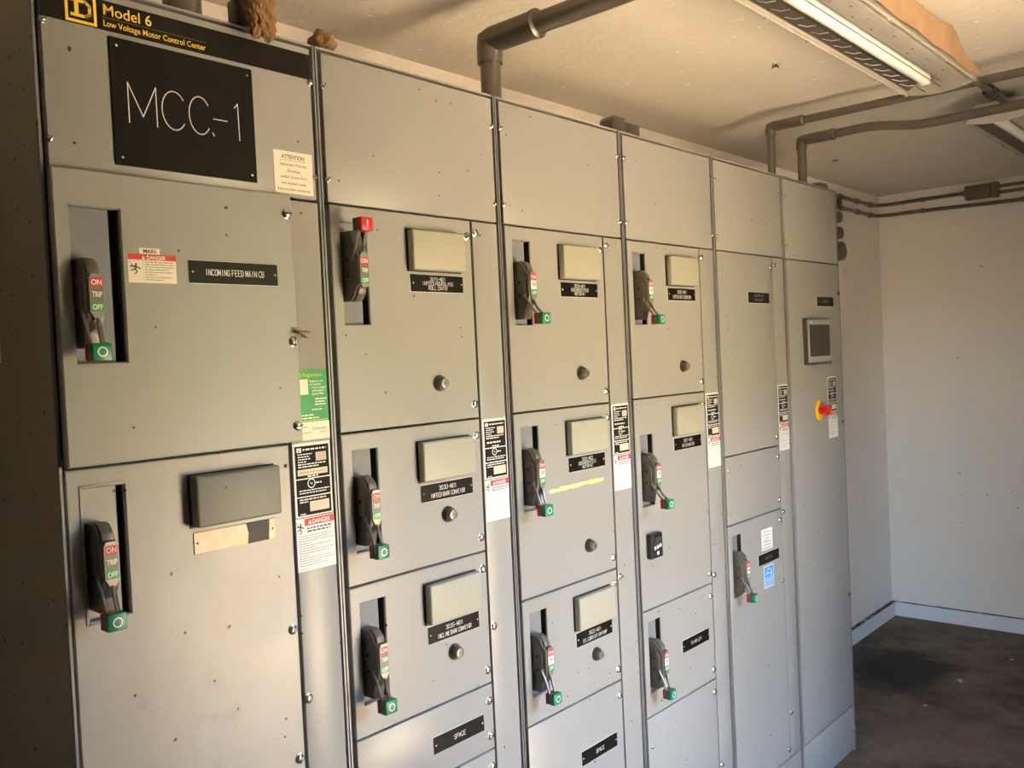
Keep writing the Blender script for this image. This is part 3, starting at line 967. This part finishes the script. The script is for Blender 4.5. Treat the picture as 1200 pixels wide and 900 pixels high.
g.poly([(px, -.0015, pz) for px, pz in st[:10]], 'white')
g.dashes(bx0+.010, bx1-.010, bz0+.0265, .006, -.0014, 'white', 1, .004, .007, 2)
g.dashes(bx0+.008, bx1-.008, bz0+.0135, .002, -.0014, 'white', 1, seed=3); g.dashes(bx0+.008, bx1-.008, bz0+.0085, .002, -.0014, 'white', .9, seed=4)
o = part('energy_label', g, d, False); o['label'] = 'bright blue square sticker'
handle(cab, x0+.041, 1.0510, .203, False, .004, True)

# --- sixth cabinet
cab, x0, x1, tc = cabinet(5, 'rightmost grey cabinet with touch screen and red emergency stop button')
g = G(); g.box(x0+.0200, x1-.0105, -.001, .018, ZBOT+.003, ZW-.004, 'paint', .0018)
d = part('door', g, cab)
for z in (1.865, 1.350, .65): screw(d, x1-.022, z, -.001)
nameplate(d, 2.305, 2.462, 1.810, 1.846, ['~.4'], -.001)
g = G()
g.box(2.166, 2.400, -.0150, -.001, 1.588, 1.762, 'bezel', .003)
g.box(2.176, 2.392, -.0172, -.0145, 1.596, 1.757, 'hmi', .0015)
g.rect(2.190, 2.378, 1.618, 1.738, -.0176, 'glass')
g.rect(2.194, 2.222, 1.7450, 1.7490, -.0176, 'white')
o = part('touch_screen', g, d); o['label'] = 'grey framed touch screen, dark'
g = G()
g.lathe([(.040, 0), (.040, .0018), (.039, .0024), (.0165, .0024)], (2.292, -.001, 1.411), (0, -1, 0), 'yellowp', 32)
o = part('stop_plate', g, d); o['label'] = 'round yellow plate'
g = G()
g.lathe([(.0150, .002), (.0150, .020), (.0190, .021), (.0205, .025), (.0205, .034), (.0180, .040), (.010, .042), (0, .0422)], (2.292, -.001, 1.411), (0, -1, 0), 'red', 28)
o = part('stop_button', g, d); o['label'] = 'red mushroom push button'
rating_label(d, 2.377, 2.463, 1.397, 1.531, -.001, 9)
danger_label(d, 2.377, 2.466, 1.294, 1.394, -.001, 9)

# ------------------------------------------------------------------ conduits
def arc(c, r, a0, a1, x, n=8):
    return [(x, c[0]+r*math.cos(a0+(a1-a0)*k/n), c[1]+r*math.sin(a0+(a1-a0)*k/n)) for k in range(n+1)]

def drop_conduit(name, x, y, zr, r, yend, label, fit_r, path_after=None, fl=.12, grp=None):
    """rises from the cabinet top, turns in an elbow fitting, runs towards the room"""
    t = thing(name, (x, y, ZT), label, 'pipe', grp)
    g = G(); g.tube([(x, y, ZT+.0005), (x, y, zr-fit_r*1.2)], r, 'conduit', 18); part('riser', g, t)
    g = G(); g.lathe([(r*1.35, 0), (r*1.35, .006), (r*1.05, .009)], (x, y, ZT+.0005), (0, 0, 1), 'fitting', 20); part('locknut', g, t)
    zb = zr-fit_r*1.75
    g = G()
    g.tube([(x, y, zb), (x, y, zb+.008), (x, y, zr-fit_r*.45), (x, y-fit_r*.12, zr-fit_r*.12), (x, y-fit_r*.45, zr), (x, y-fl+.012, zr), (x, y-fl, zr)],
           [fit_r*.98, fit_r, fit_r, fit_r*1.12, fit_r, fit_r, fit_r*.97], 'fitting', 20)
    part('elbow', g, t)
    g = G()
    g.lathe([(fit_r*1.07, 0), (fit_r*1.07, .010), (fit_r*.85, .014)], (x, y-fl+.006, zr), (0, -1, 0), 'fitting', 20)
    part('collar', g, t)
    g = G()
    g.tube(path_after or [(x, y-fl+.004, zr), (x, yend, zr)], r, 'conduit', 18)
    part('run', g, t)
    return t
drop_conduit('conduit_pipe', .558, .052, 2.428, .0245, -1.79, 'thick grey conduit with elbow rising from between second and third cabinets', .0315, fl=.150)
drop_conduit('conduit_pipe', 2.065, .048, 2.464, .0140, YF+.002, 'thin straight conduit rising above fifth and sixth cabinets, left of its twin', .0185, fl=.120, grp='thin conduits under the ceiling')
x = 2.300
pp = [(x, -.085, 2.448), (x, -.20, 2.449)]
for k in range(1, 9):
    t = k/8; s = t*t*(3-2*t)
    pp.append((x, -.20-.23*t, 2.449-.030*s))
pp += [(x, -.60, 2.420), (x, YF+.002, 2.424)]
drop_conduit('conduit_pipe', x, .034, 2.448, .0165, YF, 'thin bent conduit rising above the rightmost cabinet and kinked downwards', .0205, pp, .125, grp='thin conduits under the ceiling')

def strap(t, p, r, axis):
    g = G()
    if axis == 'y':   # on the end wall, conduit runs along y
        g.box(p[0]-r*1.25, XE-.0005, p[1]-.006, p[1]+.006, p[2]-r*1.3, p[2]+r*1.3, 'fitting', .003)
    else:
        g.box(p[0]-.006, p[0]+.006, p[1]-r*1.25, YB-.0005, p[2]-r*1.3, p[2]+r*1.3, 'fitting', .003)
    part('strap', g, t)
def wall_conduit(zb, zc, ze, label, body):
    t = thing('wall_conduit', (XE-.02, .2, zc), label, 'pipe', 'conduits along the end wall')
    r = .0105
    yb, xe = YB-.018, XE-.018
    P = [(2.62, yb, zb), (4.36, yb, zb)]
    for k in range(1, 8):
        a = PI/2*k/8
        P.append((4.36+(xe-4.36)*math.sin(a), yb-(xe-4.36)*(1-math.cos(a)), zb+(zc-zb)*k/8))
    P.append((xe, yb-(xe-4.36), zc))
    if body:
        P += [(xe, .03, zc+.002)]
    else:
        P += [(xe, -.265, ze), (xe, YF+.002, ze)]
    g = G(); g.tube(P, r, 'conduit', 12); part('run', g, t)
    for x in (3.86, 4.10, 4.30):
        g = G(); g.lathe([(r*1.05, 0), (r*1.45, .004), (r*1.45, .040), (r*1.05, .044)], (x, yb, zb), (1, 0, 0), 'fitting', 14); part('coupling', g, t)
    strap(t, (4.345, yb, zb), r, 'x'); strap(t, (xe, .262, zc), r, 'y')
    if body:
        g = G()
        g.box(xe-.030, XE-.001, -.105, .028, ze-.040, ze+.038, 'fitting', .008, 3)
        g.lathe([(r*1.3, 0), (r*1.6, .02)], (xe, .045, zc), (0, -1, 0), 'fitting', 14)
        part('conduit_body', g, t)
        g = G(); g.box(xe-.034, XE-.001, -.145, -.108, ze-.042, ze+.040, 'fitting', .006, 2); part('body_cover', g, t)
        screw(t, xe-.034, ze-.034, 0, False).location = Vector((xe-.030, -.100, ze-.030))-ORG[t.name]
        for dz in (.016, -.018):
            g = G(); g.tube([(xe, -.14, ze+dz), (xe, YF+.002, ze+dz+.004)], .0095, 'conduit', 12); part('branch_run', g, t)
    else:
        strap(t, (xe, -.262, ze), r, 'y')
    return t
wall_conduit(2.468, 2.478, 2.476, 'upper wall conduit with a rectangular fitting below the ceiling', True)
wall_conduit(2.408, 2.416, 2.402, 'lower plain wall conduit running below the rectangular fitting', False)

# capped stubs in the back wall, just past the last cabinet
for k, (x, z, r, lab) in enumerate(((3.790, 2.425, .030, 'topmost of four round stubs beside the rightmost cabinet'),
        (3.792, 2.347, .031, 'second round stub from the top beside the rightmost cabinet'),
        (3.795, 2.262, .033, 'third round stub from the top beside the rightmost cabinet'),
        (3.812, 2.165, .052, 'largest and lowest round stub beside the rightmost cabinet'))):
    g = G()
    g.lathe([(r*1.06, 0), (r*1.06, .006), (r, .008), (r, .040), (r*.93, .048), (r*.80, .050), (r*.78, .044), (0, .044)], (x, YB-.0005, z), (0, -1, 0), 'fitting', 26)
    tag(part('wall_stub', g), lab, 'pipe stub', 'round stubs in the back wall')

# ------------------------------------------------------------------ ceiling lights
def light_fixture(xa, xb, y0, y1, zb, label, detailed=True):
    """open strip luminaire under the ceiling; y0 is the edge nearer the cabinets"""
    t = thing('ceiling_light', ((xa+xb)/2, (y0+y1)/2, ZC), label, 'light fixture', 'strip lights under the ceiling')
    wd = abs(y1-y0); zt = zb+.060; th = .0022
    Y = lambda u: y0-u
    g = G()
    outer = [(0, zb), (0, zb+.010), (.022, zt-.006), (.030, zt), (wd-.030, zt), (wd-.022, zt-.006), (wd, zb+.010), (wd, zb)]
    inner = [(wd-th, zb), (wd-th, zb+.009), (wd-.023, zt-.008), (wd-.031, zt-th), (.031, zt-th), (.023, zt-.008), (th, zb+.009), (th, zb)]
    g.prism([(Y(u), z) for u, z in outer+inner], 0, xa, xb, 'fixture')
    part('pan', g, t)
    g = G()
    g.prism([(Y(u), z) for u, z in ((.108, zt-th-.0005), (.112, zb+.012), (wd-.020, zb+.004), (wd-.016, zb+.012), (wd-.030, zt-th-.0005))], 0, xa+.02, xb-.02, 'fixture', .0015)
    part('ballast_cover', g, t)
    g = G()
    g.prism([(Y(u), z) for u, z in ((.004, zb+.012), (.010, zb+.010), (.040, zb+.030), (.036, zb+.036))], 0, xa+.01, xb-.01, 'bezel')  # dark strip put in for the shaded trough along this edge
    part('trough_shade', g, t)
    for u in (.0015, wd-.0015):
        g = G()
        g.tube([(xa, Y(u), zb), (xb, Y(u), zb)], .0042, 'fixture', 8)
        n = int((xb-xa)/.22)
        for k in range(n+1):
            x = xa+.04+(xb-xa-.08)*k/n
            g.lathe([(.0040, 0), (.0040, .004), (.002, .006)], (x, Y(u), zb-.002), (0, 0, -1), 'screw', 8)
        part('side_lip', g, t)
    tu, tz = .078, zb+.020
    g = G(); g.tube([(xa+.085, Y(tu), tz), (xb-.085, Y(tu), tz)], .0195, 'tube', 20); part('lamp_tube', g, t)
    g = G(); g.prism([(Y(u), z) for u, z in ((.040, zb+.030), (.040, zb+.027), (.060, zb+.022), (.060, zb+.025))], 0, xa+.08, xb-.08, 'tube'); part('reflector', g, t)
    for x in (xa+.060, xb-.080):
        g = G(); g.box(x, x+.020, Y(tu)-.014, Y(tu)+.014, tz-.018, zt-.003, 'white', .004); part('lamp_holder', g, t)
    for x, sgn in ((xa, 1), (xb, -1)):      # bowed end plates
        g = G()
        pts = []
        for k in range(9):
            a = -1+2*k/8
            pts.append(((y0+y1)/2+a*wd/2*.995, zb-.014*(1-a*a)))
        outl = pts+[(y0-.026, zt-.004), (y1+.026, zt-.004)]
        g.prism(outl, 0, min(x, x+sgn*.003), max(x, x+sgn*.003), 'fixture')
        part('end_plate', g, t)
    if detailed:
        g = G()
        g.tube([(xa+.01, Y(.060), zb-.004), (xb-.01, Y(.060), zb-.004)], .0014, 'bezel', 6)
        g.tube([(xa+.01, Y(.104), zb+.002), (xb-.01, Y(.104), zb+.002)], .0012, 'bezel', 6)
        part('guard_wire', g, t)
        x = xa+.05
        while x < xb-.06:
            g = G(); g.tube([(x, Y(.064), zb-.005), (x+.002, Y(.042), zb-.002), (x+.006, Y(.018), zb+.010)], .0012, 'tube', 6); part('guard_rib', g, t)
            x += .072
        r = random.Random(5)
        for k in range(16):
            x = xa+.10+(xb-xa-.2)*k/15+r.uniform(-.02, .02); u = .130 if k % 2 else .155
            zz = zb+.012-.008*(u-.112)/(wd-.020-.112)
            g = G(); g.lathe([(.0036, 0), (.0036, .0010), (0, .0010)], (x, Y(u), zz), (0, 0, -1), 'bezel' if k % 3 else 'screw', 10)
            part('punched_hole', g, t)
    for x in (xa+.2, xb-.2):
        g = G(); g.box(x-.012, x+.012, (y0+y1)/2-.012, (y0+y1)/2+.012, zt, ZC, 'fixture'); part('hanger', g, t)
    return t
FY0, FY1, FZ = -.487, -.690, 2.420
light_fixture(.630, 1.875, -.490, -.690, FZ, 'near strip light fixture with wire guard and white tube')
fx2 = light_fixture(2.46, 3.70, -.510, -.72, FZ+.004, 'far strip light fixture at the right edge behind the bent conduit', False)
# cable grip between the two fixtures
t = thing('cable_coupling', (2.15, -.66, 2.447), 'black cable coupling linking the two strip lights', 'coupling')
g = G(); g.tube([(1.877, -.655, 2.447), (2.13, -.662, 2.446)], .0095, 'fitting', 12); part('nipple', g, t)
g = G(); g.lathe([(.012, 0), (.020, .004), (.020, .026), (.014, .030), (.020, .034), (.020, .056), (.012, .060)], (2.13, -.662, 2.446), (1, 0, 0), 'rubber', 20); part('gland', g, t)
g = G(); g.tube([(2.188, -.662, 2.446), (2.30, -.664, 2.447), (2.458, -.666, 2.449)], .012, 'fitting', 12); part('sleeve', g, t)
# torn cardboard between fixture and ceiling
g = G(); r = random.Random(11)
n = 46; top = []
key = [(.60, 2.515), (1.00, 2.505), (1.145, 2.486), (1.312, 2.492), (1.45, 2.490), (1.56, 2.500), (1.625, 2.494), (1.69, 2.472), (1.76, 2.452), (1.835, 2.432)]
def lerp(x):
    for (a, b), (c, d_) in zip(key, key[1:]):
        if a <= x <= c: return b+(d_-b)*(x-a)/(c-a)
    return key[-1][1]
F_, B_ = [], []
for k in range(n+1):
    x = .62+(1.835-.62)*k/n
    zt = lerp(x)+r.uniform(-.004, .004)
    yy = -.7005+.003*math.sin(x*23)
    F_.append(((x, yy-.001, 2.424), (x, yy-.005, zt))); B_.append(((x, yy+.0012, 2.424), (x, yy-.0028, zt)))
for k in range(n):
    g.poly([F_[k][0], F_[k+1][0], F_[k+1][1], F_[k][1]], 'card')
    g.poly([B_[k][0], B_[k][1], B_[k+1][1], B_[k+1][0]], 'card')
    g.poly([F_[k][1], F_[k+1][1], B_[k+1][1], B_[k][1]], 'card')
    g.poly([F_[k][0], B_[k][0], B_[k+1][0], F_[k+1][0]], 'card')
tag(part('torn_cardboard', g), 'torn brown cardboard strip along the near light fixture', 'cardboard')

# ------------------------------------------------------------------ things on top of the cabinets
def lump(name, c, size, amp, seed, mat, sub=4, sc=22.):
    b = bmesh.new()
    bmesh.ops.create_icosphere(b, subdivisions=sub, radius=1)
    for v in b.verts:
        p = v.co.copy()
        f = 1+amp*noise.fractal(p*1.6+Vector((seed, 0, 0)), .8, 2.1, 4)+amp*.5*noise.noise(p*6+Vector((0, seed, 0)))
        v.co = Vector((c[0]+p.x*size[0]*f, c[1]+p.y*size[1]*f, c[2]+p.z*size[2]*f))
    g = G(); g.take(b, mat)
    return part(name, g)
nest = lump('mud_nest', (-.139, -.034, 2.297), (.030, .019, .048), .34, 3.3, 'mud', 5)
tag(nest, 'lumpy brown mud nest hanging over the top edge of first cabinet', 'wasp nest')
g = G(); g.box(-.158, -.128, .006, .040, ZT+.0004, 2.329, 'bezel', .002); g.box(-.154, -.132, .010, .036, 2.329, 2.36, 'bezel', .002)
tag(part('clamp_block', g), 'small dark metal block behind the mud nest', 'metal block')
t = thing('conduit_pipe', (-.232, .065, ZT), 'wide dark pipe rising from the top of first cabinet', 'pipe')
g = G(); g.tube([(-.232, .065, ZT+.0005), (-.232, .065, ZC-.0005)], .033, 'conduit', 20); part('riser', g, t)
g = G(); g.lathe([(.040, 0), (.040, .008), (.034, .011)], (-.232, .065, ZT+.0005), (0, 0, 1), 'fitting', 24); part('locknut', g, t)
nest2 = lump('mud_nest', (.060, .050, 2.3105), (.028, .022, .023), .25, 8.1, 'mud', 3)
tag(nest2, 'small rounded brown mud nest above seam of first and second cabinets', 'wasp nest')
g = G()
g.prism([(1.046, ZT+.0005), (1.046, 2.322), (1.058, 2.334), (1.108, 2.334), (1.108, ZT+.0005)], 1, .040, .085, 'bezel', .002)
g.box(1.1085, 1.192, .046, .085, ZT+.0005, 2.327, 'bezel', .002)
tag(part('steel_block', g), 'dark two-part steel block on top between third and fourth cabinets', 'metal block')
g = G(); g.lathe([(.046, 0), (.046, .016), (.040, .026), (.022, .032), (0, .033)], (2.492, .062, ZT+.0005), (0, 0, 1), 'fitting', 26)
tag(part('hub_cap', g), 'low round cap on top of the rightmost cabinet', 'pipe cap')

# ------------------------------------------------------------------ wasp and ceiling insects
g = G()
wx, wz, wy = -.086, 1.7265, -.0215
g.tube([(wx-.0100, wy, wz+.0035), (wx-.0085, wy, wz+.0035), (wx-.0060, wy, wz+.0032), (wx-.0045, wy, wz+.0030), (wx-.003, wy-.0006, wz+.003), (wx+.0005, wy-.0008, wz+.0022),
        (wx+.0030, wy, wz+.0012), (wx+.0042, wy, wz+.0006), (wx+.0065, wy, wz-.0010), (wx+.0105, wy, wz-.0035), (wx+.0140, wy, wz-.0065), (wx+.0158, wy, wz-.0085)],
       [.0006, .0022, .0026, .0010, .0022, .0031, .0024, .0008, .0022, .0031, .0022, .0004], 'insect', 12)
wasp = tag(part('wasp', g), 'reddish brown wasp sitting beside a screw on the main door', 'wasp')
for a0, a1, b in (((wx+.001, wz+.003), (wx+.0240, wz+.0012), .0030), ((wx+.000, wz+.002), (wx+.0170, wz-.0105), .0026)):
    g = G(); n = 8; P, Q = [], []
    dx, dz = a1[0]-a0[0], a1[1]-a0[1]; L_ = math.hypot(dx, dz); nx, nz = -dz/L_, dx/L_
    for k in range(n+1):
        u = k/n; wv = b*math.sin(PI*min(1, u*.9+.06))**.7
        P.append((a0[0]+dx*u+nx*wv, wy-.0035-.002*u, a0[1]+dz*u+nz*wv)); Q.append((a0[0]+dx*u-nx*wv*.5, wy-.0035-.002*u, a0[1]+dz*u-nz*wv*.5))
    for k in range(n):
        g.poly([Q[k], Q[k+1], P[k+1], P[k]], 'wing')
    part('wing', g, wasp)
for k in range(6):
    s = -1 if k < 3 else 1; j = k % 3
    bx = wx-.002+j*.0022
    g = G(); g.tube([(bx, wy+.001, wz+.0025), (bx+(j-1)*.004, wy-.001, wz+.0025+s*.0055), (bx+(j-1)*.007, -.0153, wz+.001+s*.0105)], .0005, 'insect', 5)
    part('leg', g, wasp)
for s in (-1, 1):
    g = G(); g.tube([(wx-.0098, wy, wz+.004), (wx-.013, wy-.002, wz+.006+s*.002), (wx-.0165, wy-.002, wz+.005+s*.004)], .0004, 'insect', 5); part('antenna', g, wasp)

def bug(x, y, a, s, label):
    g = G(); z = ZC-.0055
    c, si = math.cos(a), math.sin(a)
    P = lambda u, v, w=0.: (x+(u*c-v*si)*s, y+(u*si+v*c)*s, z+w*s)
    g.tube([P(-.012, 0), P(-.007, 0), P(-.002, 0), P(.003, 0), P(.010, 0), P(.016, 0)], [.0008*s, .004*s, .002*s, .004*s, .0035*s, .0006*s], 'bug', 10)
    for v in (-1, 1):
        for k in range(3):
            g.tube([P(-.004+k*.004, 0), P(-.007+k*.007, v*.007, -.002), P(-.011+k*.011, v*.013, .0050/s)], .0006*s, 'bug', 5)
        g.tube([P(0, 0, .002), P(.010, v*.010, -.003), P(.016, v*.013, -.006)], [.0012*s, .0025*s, .0004*s], 'bug', 6)
    tag(part('insect', g), label, 'insect', 'insects on the ceiling')
bug(1.610, -.190, .6, .85, 'dark winged insect on the ceiling left of near light')
bug(3.200, .255, 2.2, .95, 'dark small insect on the ceiling above rightmost cabinet')

# ------------------------------------------------------------------ litter on the floor
def scrap(x, y, s, seed, label):
    g = G(); r = random.Random(seed); n = 9
    top, bot = [], []
    for k in range(n):
        a = 2*PI*k/n; rr = s*r.uniform(.45, 1.)
        px, py = x+rr*math.cos(a), y+rr*.7*math.sin(a); pz = .003+abs(r.gauss(0, .5))*s*.35
        top.append((px, py, pz+.0015)); bot.append((px, py, pz))
    g.poly(top, 'leaf'); g.poly(bot[::-1], 'leaf')
    for k in range(n): g.poly([bot[k], bot[(k+1) % n], top[(k+1) % n], top[k]], 'leaf')
    tag(part('litter_scrap', g), label, 'litter', 'scraps on the floor')
scrap(3.545, -.120, .026, 1, 'largest pale scrap lying on the dark concrete floor')
scrap(3.150, -.080, .014, 2, 'tiny pale scrap on the floor nearest the cabinets')
scrap(4.00, -.245, .015, 4, 'small pale scrap on the floor towards the end wall')
